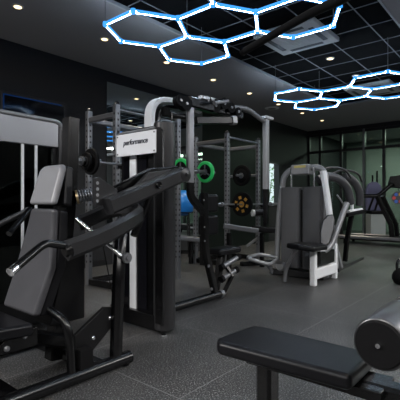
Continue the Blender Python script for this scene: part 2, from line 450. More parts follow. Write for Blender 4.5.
MB().cyl((6.2, 4.33, 1.6), (6.5, 4.33, 1.6), .022).bar([(6.46, 4.05, 1.6), (6.46, 4.75, 1.6)], .05, .05).build('storage_peg', STL, d2)

# weight bench inside the second rack
b = thing('weight_bench', (6.2, 3.6, 0), 'flat grey framed weight bench in front of the second rack', 'bench')
p0, p1 = P(225, 229, d=6.6), P(268, 234, d=6.9)
MB().bar([P(224, 226, d=6.6), P(258, 231, d=6.8)], .06, .085, up=(0,0,1)).build('side_rail', STL, b, bevel=.006)
MB().bar([P(256, 229, d=6.9), P(284, 231, d=7.2)], .26, .1).build('seat_pad', VIN, b, bevel=.02)
for u_, dd in ((229, 6.62), (262, 6.85)):
    a = P(u_, 233, d=dd); MB().bar([a, (a.x, a.y, .0)], .07, .07, up=(1,0,0)).build('leg', BLK, b)
a = P(246, 270-6, d=6.9); bb = P(264, 233, d=6.9)
MB().bar([P(247, 246, d=6.9), P(263, 234, d=6.95)], .05, .04).build('incline_strut', SIL, b)
MB().bar([P(241, 246, d=6.9).to_2d().to_3d()+V((0,0,.04)), P(280, 243, d=7.2).to_2d().to_3d()+V((0,0,.04))], .08, .07).build('floor_rail', BLK, b)
q = MB(); q.cyl(P(254, 213, d=6.9), P(266, 212, d=7.0), .055); q.build('roller_pad', VIN, b)
MB().cyl(P(252, 213, d=6.89), P(254.2, 213, d=6.9), .058).build('roller_cap', PLA, b)
MB().bar([P(264, 213, d=6.99), P(266, 233, d=6.95)], .06, .06, up=(1,0,0)).build('roller_post', BLK, b)

b3 = thing('weight_bench', P(187, 262, z=0), 'low bench with a pale end bar behind the kicked arm of the central machine', 'bench')
MB().bar([P(172, 236.5, d=7.1), P(200, 240, d=7.3)], .3, .09).build('seat_pad', STL, b3, bevel=.02)
for u_ in (178, 191):
    a = P(u_, 242, d=7.2); MB().bar([a, (a.x, a.y, 0)], .07, .07, up=(1,0,0)).build('leg', BLK, b3)
MB().bar([P(176, 252, d=7.2), P(194, 252, d=7.25)], .06, .06).build('stretcher', BLK, b3)

# gym ball on a stand
bc = P(183, 203, d=7.8)
st = thing('ball_stand', (bc.x, bc.y, 0), 'slim black ring stand carrying the blue ball by the mirror', 'stand')
MB().tube([(bc.x+.19*math.cos(i*math.pi/8), bc.y+.19*math.sin(i*math.pi/8), bc.z-.184) for i in range(16)], .012, closed=True, n=8).build('ring', BLK, st)
for i in range(3):
    a = 2*math.pi*i/3+.3
    MB().cyl((bc.x+.19*math.cos(a), bc.y+.19*math.sin(a), bc.z-.175), (bc.x+.26*math.cos(a), bc.y+.26*math.sin(a), 0), .014, 8).build('leg', BLK, st)
o = MB().lathe((bc.x, bc.y, bc.z), (0,0,1), [(.25*math.sin(math.radians(a)), max(0., .25*math.cos(math.radians(a)))) for a in range(-90, 91, 9)], 36).build('gym_ball', BLU, loc=(bc.x, bc.y, bc.z))
tag(o, 'bright blue gym ball half hidden behind the signed weight tower', 'ball')

# ------------------------------------------------------------------ press machine, left foreground
M1 = thing('chest_press_machine', (1.5, 2.5, 0), 'black seated press machine with grey padded backrest in the left foreground', 'exercise machine')
YN = 2.147
MB().tube([(.6, YN, .045), (1.80, YN, .045)], .045, n=16, ry=.043).build('base_rail', BLK, M1)
MB().tube([(.6, 2.95, .045), (1.80, 2.95, .045)], .045, n=16, ry=.043).build('base_rail', BLK, M1)
MB().bar([(1.0, YN, .05), (1.0, 3.5, .05)], .09, .08).bar([(1.55, YN, .05), (1.55, 3.5, .05)], .09, .08).build('cross_member', BLK, M1)
for x in (1.76,):
    MB().lathe((x, YN, 0), (0,0,1), [(0, .03), (.012, .03)], 12).build('foot', RUB, M1)
# front column rising to the arm pivot
MB().bar([P(134, 236, y=2.26), P(150, 192, y=2.27)], .05, .06, up=(0,1,0), rnd=.3).build('column_strut', BLK, M1)
MB().bar([(1.70, YN+.02, .04), (1.725, YN+.02, .62), (1.77, YN+.06, .80), (1.84, YN+.12, .93)], .08, .085, up=(0,1,0), r=.16, rnd=.3).build('front_column', BLK, M1, bevel=.008)
bl = P(128, 258, y=YN-.05)
MB().lathe(bl+V((0,.02,0)), (0,-1,0), [(0, .035), (.02, .035), (.02, .018), (.032, .016)], 16).build('pivot_bolt', STL, M1)
MB().cyl(P(76, 219, y=2.34), P(121, 256, y=2.12), .014).build('link_rod', CHR, M1)
MB().cyl(P(103, 246, y=2.3), P(112, 292, y=2.3), .004, 6).build('cable', BLK, M1)
# long beam of the press arm
A0, A1 = P(181, 175, y=2.12), P(108, 206.5, y=2.12)
MB().bar([A0, A1], .1, .105, up=(0,0,1), rnd=.16).build('arm_beam', GRY, M1)
MB().lathe(A0+V((.0, -.055, 0)), (0,1,0), [(0, .05), (.004, .056), (.106, .056), (.11, .05)], 28).build('beam_end', GRY, M1)
MB().lathe(A0+V((.0, -.058, 0)), (0,1,0), [(0, .012), (.006, .014)], 14).build('beam_bolt', BLK, M1)
k_ = P(159, 185, y=2.06)
MB().lathe(k_, (0,1,0), [(0, .014), (-.008, .022), (.012, .024)], 16).build('pop_pin', BLK, M1)
B0, B1, B2 = P(176, 170.5, y=2.22), P(150, 173, y=2.26), P(100, 199, y=2.3)
MB().bar([B0, B1, B2], .05, .07, rnd=.16).build('inner_arm_beam', BLK, M1)
MB().slab([P(150, 172, y=2.17), P(176, 169, y=2.17), P(176, 176, y=2.17), P(135, 187, y=2.17)], (0, .03, 0)).build('arm_web', GRY, M1, bevel=.004)
gp = [P(95, 178, y=2.16), P(99, 177, y=2.16), P(118, 190, y=2.16), P(116, 204, y=2.16), P(96, 206, y=2.16)]
MB().slab(gp, (0, .03, 0)).build('selector_plate', GRY, M1, bevel=.004)
q = MB()
for i in range(4): q.lathe(P(97.5, 183+i*6, y=2.16), (0,-1,0), [(-.001, .0), (.001, .011)] if 0 else [(-.002, .011), (.0015, .011)], 12)
q.build('selector_hole', SIL, [o for o in M1.children if o.name == 'selector_plate'][0])
# coil spring buffer with its brass end ring
s0, s1 = P(77, 197, y=2.42), P(93, 194, y=2.36)
ax = (s1-s0); n_ = 96; pts = []
e1 = ax.normalized().orthogonal().normalized(); e2 = ax.normalized().cross(e1)
for i in range(n_+1):
    a = i/n_*2*math.pi*6; pts.append(s0+ax*(i/n_)+e1*.04*math.cos(a)+e2*.04*math.sin(a))
MB().tube(pts, .007, up=ax, n=6).build('buffer_spring', STL, M1)
MB().lathe(s0-ax*.05, ax, [(0, .022), (0, .048), (.014, .048), (.014, .022)], 20, ring=True).build('spring_ring', mat('brass', (.6,.46,.25), .35, metal=.8), M1)
MB().cyl(s0-ax*.06, s1+ax*.2, .016).build('spring_rod', BLK, M1)
# yoke of the press arm: near side, bend, far side
yk = [P(66, 251, y=2.02), P(100, 238, y=2.03), P(124, 225.5, y=2.05), P(141, 215, y=2.12), P(135, 209, y=2.36), P(112, 209, y=2.6), P(78, 224, y=2.7)]
MB().bar(yk, .06, .115, r=.12, rnd=.4).build('press_yoke', GRY, M1)
MB().lathe(yk[0]-(yk[1]-yk[0]).normalized()*.012, (yk[1]-yk[0]), [(0, .03), (.03, .046)], 20).build('yoke_cap', BLK, M1)
h = [P(66, 246, y=2.02), P(47, 243, y=2.0), P(40, 247, y=1.99), P(13, 270, y=1.93)]
MB().tube(h, .0215, r=.05, n=14).build('handle', BLK, M1)
MB().cyl(h[3]-(h[2]-h[3]).normalized()*.02, h[3]+(h[2]-h[3]).normalized()*.022, .0228).build('handle_cap', CHR, M1)
h2 = [V((1.22, 2.72, .87)), V((1.1, 2.74, .9)), V((.95, 2.8, .92)), P(-6, 228, y=2.86)]
MB().tube([P(30, 209, y=2.86), P(14, 217, y=2.9), P(-8, 228, y=2.95)], .02, r=.05, n=12).build('handle', GRY, M1)
MB().cyl(P(30, 209, y=2.86), (1.25, 2.73, .885), .02).build('handle_stem', BLK, M1)
# near side support tube and link plate
MB().tube([P(46, 308, y=2.33), P(66, 321, y=2.19), P(70.5, 345, y=2.16), P(71.5, 376, y=YN)], .027, r=.09, up=(0,1,0), n=14).build('side_tube', BLK, M1)
lp = [P(75, 336, y=2.18), P(105, 307, y=2.18), P(116, 307, y=2.18), P(116, 322, y=2.18), P(92, 352, y=2.18), P(75, 362, y=2.18)]
l_ = MB().slab(lp, (0, .03, 0)).build('link_plate', GRY if 0 else DGR, M1, bevel=.004)
for u_, v_2 in ((93, 338), (110, 318)):
    MB().lathe(P(u_, v_2, y=2.18), (0,-1,0), [(-.002, .014), (.006, .014), (.01, .009)], 14).build('bolt', CHR, l_)
MB().box((1.40, 2.12, .08), (1.49, 2.19, .2)).build('bumper_block', RUB, M1, bevel=.004)
# back post
MB().bar([(1.575, 2.5, 1.68), (1.56, 2.5, 1.2), (1.44, 2.5, .05)], .085, .1, up=(0,1,0), rnd=.12, r=.1).build('back_post', BLK, M1)
MB().slab([(1.50, 2.40, .86), (1.62, 2.40, .8), (1.62, 2.40, .3), (1.36, 2.40, .3)], (0, .2, 0)).build('back_cover', DGR, M1, bevel=.01)
# pads
def pad(name, rows, th, m, parent, bev=.022, side=None):
    """rows: (near point, far point) pairs from the top down; thickness th towards +x"""
    q = MB(); n = len(rows); fr = [V(p) for r_ in rows for p in r_]; bk = [p+V(th) for p in fr]
    F = []
    for i in range(n-1):
        a, b_, c_, d_ = 2*i, 2*i+1, 2*i+3, 2*i+2
        F += [(a, b_, c_, d_), tuple(x+2*n for x in (d_, c_, b_, a)), (a, d_, d_+2*n, a+2*n), (b_, b_+2*n, c_+2*n, c_)]
    F += [(0, 2*n, 2*n+1, 1), (2*n-2, 2*n-1, 4*n-1, 4*n-2)]
    q._add(fr+bk, F)
    o = q.build(name, m, parent, bevel=bev, seg=4)
    return o
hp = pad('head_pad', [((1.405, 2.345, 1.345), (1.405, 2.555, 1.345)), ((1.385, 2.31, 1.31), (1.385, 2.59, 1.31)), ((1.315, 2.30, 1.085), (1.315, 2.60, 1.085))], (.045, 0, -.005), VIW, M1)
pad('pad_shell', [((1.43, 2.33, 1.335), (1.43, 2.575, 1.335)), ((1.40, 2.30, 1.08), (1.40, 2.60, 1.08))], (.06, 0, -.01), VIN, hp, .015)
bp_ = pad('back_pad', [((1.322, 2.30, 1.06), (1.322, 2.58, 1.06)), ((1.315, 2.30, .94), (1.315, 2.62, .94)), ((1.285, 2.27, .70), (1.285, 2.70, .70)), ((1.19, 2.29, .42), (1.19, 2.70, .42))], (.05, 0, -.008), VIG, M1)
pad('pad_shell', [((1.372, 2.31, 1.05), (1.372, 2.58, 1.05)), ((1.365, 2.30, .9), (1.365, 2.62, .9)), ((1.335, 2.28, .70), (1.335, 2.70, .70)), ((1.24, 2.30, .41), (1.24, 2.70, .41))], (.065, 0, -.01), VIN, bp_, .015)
sp = MB().slab([(.55, 2.27, .43), (.95, 2.23, .415), (1.17, 2.23, .40), (1.17, 2.7, .40), (.95, 2.72, .415), (.55, 2.68, .43)], (0, 0, -.075)).build('seat_pad', VIN, M1, bevel=.024, seg=4)
MB().box((.62, 2.3, .27), (1.2, 2.62, .33)).build('seat_frame', BLK, M1, bevel=.006)
MB().slab([(1.0, 2.255, .33), (1.2, 2.255, .37), (1.2, 2.255, .26), (.95, 2.255, .26)], (0, .02, 0)).build('seat_bracket', BLK, M1, bevel=.004)
for u_, v_2 in ((25, 336), (7, 349), (47, 308)):
    MB().lathe(P(u_, v_2, y=2.25 if u_ < 40 else 2.31), (0,-1,0), [(-.012, .016), (.004, .016), (.01, .01)], 14).build('seat_bolt', STL, M1)
MB().bar([(.9, 2.46, .29), (.9, 2.46, .05)], .09, .09, up=(1,0,0)).bar([(1.15, 2.46, .3), (1.5, 2.46, .16)], .09, .09).build('seat_post', BLK, M1)
# weight tower behind the seat
tw = MB(); YT = 3.22
tw.box((1.12, YT+.03, .06), (1.93, YT+.30, 1.80)); towr = tw.build('weight_tower', DGR, M1, bevel=.03, seg=3)
MB().box((1.06, YT-.0, 1.575), (1.905, YT+.03, 1.795)).build('header_panel', STL, towr, bevel=.006)
MB().box((1.2, YT+.015, .3), (1.86, YT+.03, 1.57)).build('smoked_window', GLD, towr)
for u_ in (23, 36.5):
    a = P(u_, 150, y=YT); MB().bar([(a.x, YT+.008, .62 if u_ < 30 else .9), (a.x, YT+.008, 1.575)], .022, .012, up=(0,1,0)).build('guide_strip', WHT, towr)
MB().bar([(1.92, YT+.02, .06), (1.935, YT+.02, 1.78)], .05, .06, up=(0,1,0)).build('corner_post', GRY, towr)
MB().tube([(1.955, YT+.0, 1.58), (1.955, YT+.0, 1.72), (1.91, YT, 1.80), (1.06, YT, 1.812)], .019, up=(0,1,0), r=.08, n=10).build('header_rim', SIL, towr)

# ------------------------------------------------------------------ signed tower and the pulldown machine it feeds
M2 = thing('lat_press_machine', (3.4, 2.9, 0), 'tall black and silver machine with signed weight tower and overhead arms in the centre', 'exercise machine')
# rounded shroud
def rrect(x0, x1, y0, y1, r, k=6, corners=(1,1,1,1)):
    pts = []
    for (cx_, cy_, a0, on) in ((x1, y1, 0, corners[0]), (x0, y1, 90, corners[1]), (x0, y0, 180, corners[2]), (x1, y0, 270, corners[3])):
        if not on: pts.append((cx_, cy_)); continue
        ox = cx_-r if a0 in (0, 270) else cx_+r; oy = cy_-r if a0 in (0, 90) else cy_+r
        for i in range(k+1):
            a = math.radians(a0+90*i/k); pts.append((ox+r*math.cos(a), oy+r*math.sin(a)))
    return pts
pr_ = rrect(2.33, 2.51, 2.34, 2.52, .085)
MB().slab([(x, y, .02) for x, y in pr_], (0, 0, 1.76)).build('tower_column', GRY, M2, bevel=.03, seg=4)
MB().slab([(2.312, 2.345, .1), (2.312, 2.43, .1), (2.312, 2.43, 1.715), (2.312, 2.39, 1.715), (2.312, 2.355, 1.69), (2.312, 2.345, 1.64)], (.018, 0, 0)).build('column_frame', BLK, M2)
MB().lathe(P(163, 337, z=.012)+V((.03,.02,-.012)), (0,0,1), [(0, .02), (.02, .02)], 12).build('foot', CHR, M2)
MB().slab([(x, y, .1) for x, y in rrect(2.40, 2.52, 2.42, 3.0, .04)], (0, 0, 1.66)).build('tower_body', BLK, M2, bevel=.02, seg=3)
MB().box((2.335, 2.40, .02), (2.41, 3.06, .15)).build('tower_base', BLK, M2, bevel=.008)
MB().box((2.388, 2.62, .15), (2.40, 2.95, 1.5)).build('smoked_window', SCR, M2)
MB().box((2.375, 2.745, .15), (2.389, 2.83, 1.6)).build('guide_strip', WHT, M2, bevel=.003)
sg = MB().box((2.305, 2.415, 1.505), (2.32, 2.93, 1.70)).build('sign_panel', SGN, M2, bevel=.005)
MB().tube([(2.315, 2.93, 1.50), (2.315, 2.95, 1.66), (2.315, 2.90, 1.715), (2.315, 2.44, 1.715)], .010, up=(1,0,0), r=.05, n=10).build('sign_rim', SIL, M2)
for yy in (2.435, 2.91):
    for zz in (1.525, 1.68): MB().lathe((2.305, yy, zz), (-1,0,0), [(0, .007), (.004, .006)], 10).build('sign_screw', INK, sg)
cu = bpy.data.curves.new('lettering', 'FONT'); cu.body = 'performance'; cu.size = .064; cu.shear = .25; cu.offset = .0014; cu.extrude = .0015; cu.align_x = 'CENTER'; cu.space_character = .95
to = bpy.data.objects.new('tmp', cu); COL.objects.link(to)
bpy.context.view_layer.update()
dg = bpy.context.evaluated_depsgraph_get(); me = bpy.data.meshes.new_from_object(to.evaluated_get(dg))
bpy.data.objects.remove(to); 
lo = bpy.data.objects.new('lettering', me); me.materials.clear(); me.materials.append(INK); COL.objects.link(lo)
# text x -> -y (reads left to right seen from -x), text y -> z, normal -> -x
R_ = Matrix(((0, 0, -1), (-1, 0, 0), (0, 1, 0)))
me.transform(R_.to_4x4()); me.update()
lo.parent = sg; lo.location = V((2.3035, 2.672, 1.60))-M2.location
# silver arch
MB().bar([(2.72, 2.93, .05), (2.72, 2.93, 2.125), (3.16, 2.93, 2.125)], .085, .06, up=(0,1,0), r=.22, rnd=.2).build('tmp_arch', SIL, M2) if 0 else None
prof_w, prof_d = .105, .055
MB().sweep([(2.74, 2.96, .05), (2.74, 2.96, 2.13), (3.16, 2.92, 2.15)], [(-prof_d/2, -prof_w/2), (prof_d/2, -prof_w/2), (prof_d/2, prof_w/2), (-prof_d/2, prof_w/2)], up=(0,1,0), r=.2, k=8).build('silver_arch', WHT, M2, bevel=.008)
MB().sweep([(2.80, 2.93, .05), (2.80, 2.93, 2.06), (3.16, 2.90, 2.085)], [(-.02, -.045), (.02, -.045), (.02, .045), (-.02, .045)], up=(0,1,0), r=.17, k=8).build('arch_liner', BLK, M2, bevel=.006)
# left arm: hangs down then kicks to the right
lw = [(3.13, 2.77, 2.1), (3.13, 2.77, 1.3)]
MB().bar([(3.13, 2.77, 1.3), (3.13, 2.77, 1.16), (3.36, 2.77, .98)], .085, .055, up=(0,1,0), r=.12, rnd=.2).build('arm_handle', BLK, M2)
MB().bar(lw, .085, .055, up=(0,1,0), r=.12, rnd=.2).build('press_arm', STL, M2)
MB().bar([(3.155, 2.79, 2.08), (3.155, 2.79, 1.2)], .05, .05, up=(0,1,0)).build('arm_spine', BLK, M2)
# perforated seat post leaning away
sp0, sp1 = P(204, 193, y=2.80), P(216, 297, y=2.80)
mid = P(205, 250, y=2.80)
MB().bar([sp0, mid, sp1], .075, .07, up=(0,1,0), r=.1, rnd=.15).build('seat_mast', BLK, M2)
ms_ = [o for o in M2.children if o.name == 'seat_mast'][0]
q = MB()
for v_2, u_ in ((200, 204), (213, 204.3), (227, 204.6), (241, 204.9)):
    a = P(u_, v_2, y=2.76); q.lathe(a, (0,-1,0), [(-.004, .009), (.002, .009)], 10)
q.build('adjustment_hole', SIL, ms_)
for u_, v_2 in ((208.5, 266), (211.5, 289)):
    MB().lathe(P(u_, v_2, y=2.765), (0,-1,0), [(-.006, .016), (.008, .016)], 12).build('mast_bolt', STL, M2)
r0, r1 = P(182, 311, z=.05), P(222, 300, z=.05)
MB().tube([(2.7, 2.79, .05), (3.70, 2.79, .05)], .042, n=16).build('base_rail', BLK, M2)
MB().lathe((3.66, 2.79, .05), (1,0,0), [(0, .046), (.05, .046), (.06, .036)], 18).build('rail_cap', STL, M2)
# back pads and seat
for z0, z1 in ((.98, 1.19), (.71, .945)):
    MB().box((3.55, 2.95, z0), (3.86, 3.03, z1)).build('back_pad', VIN, M2, bevel=.03, seg=4)
MB().bar([(3.7, 3.07, .35), (3.7, 3.07, 1.15)], .07, .06, up=(1,0,0)).build('pad_post', BLK, M2)
MB().box((3.66, 2.78, .485), (4.10, 3.02, .56)).build('seat_pad', VIN, M2, bevel=.03, seg=4)
MB().bar([(3.85, 2.9, .49), (3.72, 2.9, .06)], .08, .08, up=(0,1,0)).build('seat_post', BLK, M2)
for a, b_ in (((222, 279), (236, 270)), ((222, 267), (238, 257))):
    p0, p1 = P(*a, d=4.62), P(*b_, d=4.78)
    MB().cyl(p0, p1, .03).build('roller', STL, M2)
    for p in (p0, p1): MB().lathe(p-(p1-p0).normalized()*.02, (p1-p0), [(0, .04), (.04, .04)], 14).build('roller_cap', RUB, M2)
MB().bar([P(226, 266, d=4.7), P(232, 276, d=4.7), P(222, 296, d=4.68)], .05, .04, up=(0,1,0)).build('roller_link', BLK, M2)
# overhead carriage
MB().bar([(3.1, 2.77, 2.13), (4.15, 2.85, 2.18)], .1, .11, rnd=.15).build('overhead_beam', BLK, M2)
MB().bar([P(196, 120.5, d=4.35), P(232, 120.5, d=4.6)], .07, .075, rnd=.1).build('cross_beam', GRY, M2)
MB().bar([P(231, 120.5, d=4.59), P(235, 120.5, d=4.62)], .09, .1, rnd=.2).build('beam_end', SIL, M2)
rr = random.Random(3)
for (u_, v_2, dd, ra, m_) in ((178, 101, 4.05, .055, BLK), (184, 104, 4.1, .07, BLK), (205, 101, 4.4, .06, BLK), (213, 106, 4.5, .075, BLK), (222, 104, 4.6, .065, BLK), (229, 108, 4.7, .06, BLK), (236, 112, 4.8, .05, BLK)):
    p = P(u_, v_2, d=dd)
    pu = MB().lathe(p+V((0, -.04, 0)), (.15,1,0), [(0, ra*.5), (0, ra), (.012, ra), (.022, ra*.84), (.045, ra*.84), (.055, ra), (.067, ra), (.067, ra*.5)], 22).build('pulley', RUB, M2)
    MB().lathe(p+V((0, -.05, 0)), (.15,1,0), [(0, .014), (.02, .02)], 12).build('pulley_bolt', STL, pu)
for a, b_, w_ in (((193, 104), (206, 97), .05), ((200, 97), (214, 100), .055), ((214, 103), (228, 101), .04), ((187, 107), (200, 112), .05)):
    MB().bar([P(*a, d=4.3), P(*b_, d=4.5)], w_, .035).build('cam_plate', WHT if w_ > .045 else STL, M2, bevel=.004)
MB().tube([(2.86, 2.93, 2.02), (2.95, 2.86, 1.98), (3.13, 2.8, 1.98)], .03).build('hinge_tube', BLK, M2)
MB().bar([P(166, 108, d=4.05), P(166, 116, d=4.05)], .07, .07, up=(1,0,0)).build('stopper', RUB, M2)
MB().cyl((2.93, 2.84, 2.0), (2.93, 2.84, 1.55), .006, 8).build('cable', BLK, M2)
# right arm
ra_ = [P(226, 109, d=4.72), P(238, 107, d=4.85), P(248, 109, d=5.), P(258, 117, d=5.2), P(265, 122, d=5.33)]
MB().tube(ra_, .03, r=.1, n=14).build('swing_arm', SIL, M2)
MB().bar([(4.64, 2.77, 2.2), (4.64, 2.77, 1.27)], .08, .07, up=(0,1,0), rnd=.2).build('press_arm', SIL, M2)
MB().box((4.56, 2.71, 2.19), (4.74, 2.83, 2.225)).build('arm_cap', WHT, M2, bevel=.006)
MB().bar([(4.655, 2.79, 1.3), (4.66, 2.79, .82)], .055, .055, up=(0,1,0)).build('arm_grip', BLK, M2)

# ------------------------------------------------------------------ silver machine on the right
M3 = thing('abdominal_machine', (5.4, 2.6, 0), 'silver framed seated machine with two dark grey shroud panels right of centre', 'exercise machine')
X3 = 5.55
fr = [(X3, 3.13, .03), (X3, 3.08, .9), (X3, 3.0, 1.5), (X3, 2.86, 1.60), (X3, 2.42, 1.60), (X3, 2.34, 1.5), (X3, 2.34, .03)]
MB().tube(fr, .045, up=(1,0,0), r=.14, n=16, ry=.034).build('tower_frame', SIL, M3)
for a, b_, nm in ((2.70, 3.01, 1), (2.36, 2.66, 2)):
    MB().slab([(x, y, .12) for x, y in rrect(X3-.1, X3+.2, a, b_, .05)], (0, 0, 1.2)).build('shroud_panel', SHR, M3, bevel=.015, seg=3)
MB().box((X3-.04, 2.62, .14), (X3+.16, 2.74, 1.28)).build('stack_core', BLK, M3)
hd = MB().box((X3-.09, 2.55, 1.50), (X3+.07, 2.84, 1.65)).build('console', SIL, M3, bevel=.02, seg=3)
MB().box((X3-.094, 2.60, 1.60), (X3-.089, 2.78, 1.635)).build('console_label', ORA if 0 else mat('ochre_label', (.5,.42,.12), .5), hd)
for yy in (2.50, 2.86): MB().cyl((X3-.02, yy, 1.28), (X3-.02, yy, 1.6), .018).build('guide_rod', CHR, M3)
MB().box((X3-.16, 2.3, .01), (X3+.24, 3.16, .1)).build('tower_base', GRY, M3, bevel=.01)
MB().lathe(P(282, 266, d=5.9), (-1,0,0), [(0, .07), (.05, .07), (.07, .05)], 18).build('pulley_cover', SIL, M3)
# foot loop
lp_ = [P(246, 258, d=5.15), P(259, 254, d=5.5), P(279, 258, d=5.5), P(270, 265, d=5.15)]
MB().tube(lp_, .026, closed=True, r=.1, n=12).build('foot_loop', SIL, M3)
MB().bar([P(274, 262, d=5.33), P(281, 262, d=5.7)], .05, .05).build('loop_arm', SIL, M3)
MB().bar([P(268, 264, d=5.3), P(272, 272, d=5.45)], .03, .06).build('loop_stay', SIL, M3)
MB().bar([P(299, 246, d=5.2), P(293, 254, d=5.3), P(285.5, 270, d=5.45), P(284.5, 281, d=5.5)], .055, .05, up=(0,1,0), r=.08, rnd=.3).build('front_leg', SIL, M3)
# seat and support
MB().slab([(4.72, 2.13, .475), (4.66, 2.32, .5), (4.72, 2.52, .5), (5.1, 2.5, .49), (5.2, 2.34, .48), (5.12, 2.12, .47)], (0, 0, .07)).build('seat_pad', VIN, M3, bevel=.028, seg=4)
ft = MB(); ft.bar([(5.02, 2.28, 0.0), (5.02, 2.28, .46)], .085, .075, up=(1,0,0)); ft.bar([(5.0, 2.28, .15), (5.74, 2.28, .15)], .08, .15); ft.bar([(5.72, 2.28, 0.0), (5.72, 2.28, .5)], .085, .06, up=(1,0,0))
ft.build('seat_stand', WHT, M3, bevel=.008)
MB().box((5.1, 2.22, .25), (5.6, 2.34, .44)).build('seat_mechanism', BLK, M3, bevel=.02)
# back pad with shield outline, leaning back to +x
bp2 = []
for u_, v_2 in ((321, 244), (321, 232), (323, 222), (328, 216), (334, 215), (336, 221), (335, 232), (331, 244), (326, 248)):
    bp2.append(P(u_-1, v_2-1, d=5.40+.004*(244-v_2)))
MB().slab(bp2, (.07, .03, -.01)).build('back_pad', GRY, M3, bevel=.02, seg=3)
MB().tube([P(347, 203, d=5.75), P(342, 216, d=5.7), P(332, 244, d=5.6), P(324, 252, d=5.5), P(312, 252, d=5.4)], .042, up=(0,1,0), r=.1, n=14).build('back_frame', SIL, M3)
MB().bar([P(334, 240, d=6.0), P(341, 268, d=6.1)], .06, .06, up=(0,1,0)).build('rear_leg', SIL, M3)
MB().bar([P(323, 171, d=5.65), P(327, 195, d=5.62), P(331, 226, d=5.6)], .1, .07, up=(0,1,0), rnd=.25, r=.2).build('swing_post', WHT, M3)
MB().bar([P(333, 226, d=5.95), P(336, 268, d=6.0)], .09, .07, up=(0,1,0)).build('rear_post', SIL, M3)
MB().bar([P(336, 270, d=6.0), P(361, 258, d=6.9)], .09, .05).build('rear_base', GRY, M3)
MB().bar([P(312, 264, d=5.7), P(338, 270, d=6.05)], .08, .06).build('rear_brace', GRY, M3)
for a, dd in (([(318, 180), (326, 176), (338, 178), (347, 186), (351, 204)], 5.9), ([(344, 177), (350, 178), (356, 184), (360, 194), (360, 205)], 6.25)):
    MB().tube([P(u_, v_2, d=dd+.05*i) for i, (u_, v_2) in enumerate(a)], .062, up=(.3,-.9,.2), r=.2, n=16).build('shoulder_pad', VIG, M3)
for a, dd in (([(321, 173), (327, 168), (337, 167.5), (346, 170), (351, 178)], 6.0), ([(332, 174), (341, 170), (352, 171), (359, 174), (362, 182)], 6.35)):
    MB().tube([P(u_, v_2, d=dd+.04*i) for i, (u_, v_2) in enumerate(a)], .018, up=(.3,-.9,.2), r=.12, n=10).build('pad_rail', GRY, M3)
MB().tube([P(337, 195, d=6.), P(343, 203, d=6.05), P(346, 212, d=6.1)], .012, r=.1, n=8).build('cable', SIL, M3)
MB().bar([P(348, 211.5, d=6.25), P(361, 209, d=6.45)], .07, .035, rnd=.3).build('handle_rest', WHT, M3)
MB().bar([P(352, 210, d=6.35), P(352, 202, d=6.35)], .04, .05, up=(1,0,0)).build('rest_knob', WHT, M3)
MB().bar([P(344, 215, d=6.2), P(362, 211, d=6.5)], .16, .06, rnd=.3).build('elbow_pad', VIN, M3)
MB().bar([P(352, 213, d=6.4), P(347, 240, d=6.4), P(345, 261, d=6.45)], .07, .07, up=(0,1,0)).build('elbow_post', BLK, M3)

# ------------------------------------------------------------------ far right: treadmill, padded chair, kettlebell
T = thing('treadmill', (11.0, 3.3, 0), 'long low black treadmill in front of the glass partition at right', 'treadmill')
MB().box((10.75, 2.0, .1), (11.45, 4.15, .2)).build('deck', BLK, T, bevel=.02)
MB().box((10.82, 2.1, .2), (11.38, 4.1, .206)).build('running_belt', RUB, T)
for x_ in (10.72, 11.48): MB().bar([(x_, 2.0, .18), (x_, 4.15, .18)], .08, .09, rnd=.25).build('side_rail', STL, T)
MB().box((10.74, 1.5, .08), (11.46, 2.1, .32)).build('motor_cover', DGR, T, bevel=.06, seg=3)
for yy in (1.6, 4.0):
    for x_ in (10.76, 11.42): MB().cyl((x_, yy, 0), (x_, yy, .12), .035, 10).build('foot', RUB, T)
mast0, mast1 = P(391, 225, d=10.3), P(377, 196, d=10.3)
MB().bar([(mast0.x, mast0.y-.03, .18), mast0, mast1], .12, .1, up=(1,0,0), rnd=.3).build('mast', BLK, T)
MB().bar([(mast0.x+.45, mast0.y-.03, .18), (mast0.x+.45, mast0.y, mast0.z), (mast1.x+.45, mast1.y, mast1.z)], .12, .1, up=(1,0,0), rnd=.3).build('mast', BLK, T)
c0, c1 = P(367, 195.5, d=11.1), P(385, 193, d=11.0)
MB().tube([P(364, 196, d=10.35), P(378, 196, d=10.3), P(392, 184, d=10.25)], .05, r=.1, n=10).build('handrail', BLK, T)
cp = P(394, 183, d=10.3)
cn = MB().slab([cp+V((0,.18,-.1)), cp+V((0,-.6,-.22)), cp+V((0,-.6,.24)), cp+V((0,.1,.18))], (.5, 0, 0)).build('console', BLK, T, bevel=.03)
q = MB(); cc = cp+V((-.003,-.1,-.27))
MB().lathe(cc+V((0,-.02,-.08)), (-1,0,0), [(0, .0), (.01, .17)], 20)
bd = thing('sticker_board', P(398, 198, d=10.1), 'small round board with red, white and blue dots hanging below the treadmill console', 'sign')
o0 = P(398, 198, d=10.1)
MB().lathe(o0, (-.85,-.5,0), [(0, .16), (.02, .16)], 24).build('disc', SHR, bd)
e_ = V((-.5,.85,0)).normalized(); nn = V((-.85,-.5,0)).normalized()
for i, (cl, nm) in enumerate((((.6,.05,.05), 'red'), ((.05,.15,.6), 'blue'), ((.75,.4,.05), 'orange'), ((.05,.4,.45), 'teal'), ((.6,.05,.05), 'red'), ((.05,.15,.6), 'blue'))):
    a = i*math.pi/3; p = o0+nn*.02+e_*.1*math.cos(a)+V((0,0,.1*math.sin(a)))
    MB().lathe(p, nn, [(0, .042), (.004, .042)], 14).build('dot', MATS.get('dot_'+nm) or mat('dot_'+nm, cl, .5), bd)
MB().cyl(o0+V((.02,.0,.19)), (o0.x+.02, o0.y, cp.z-.1), .01, 6).build('hanger', BLK, bd)

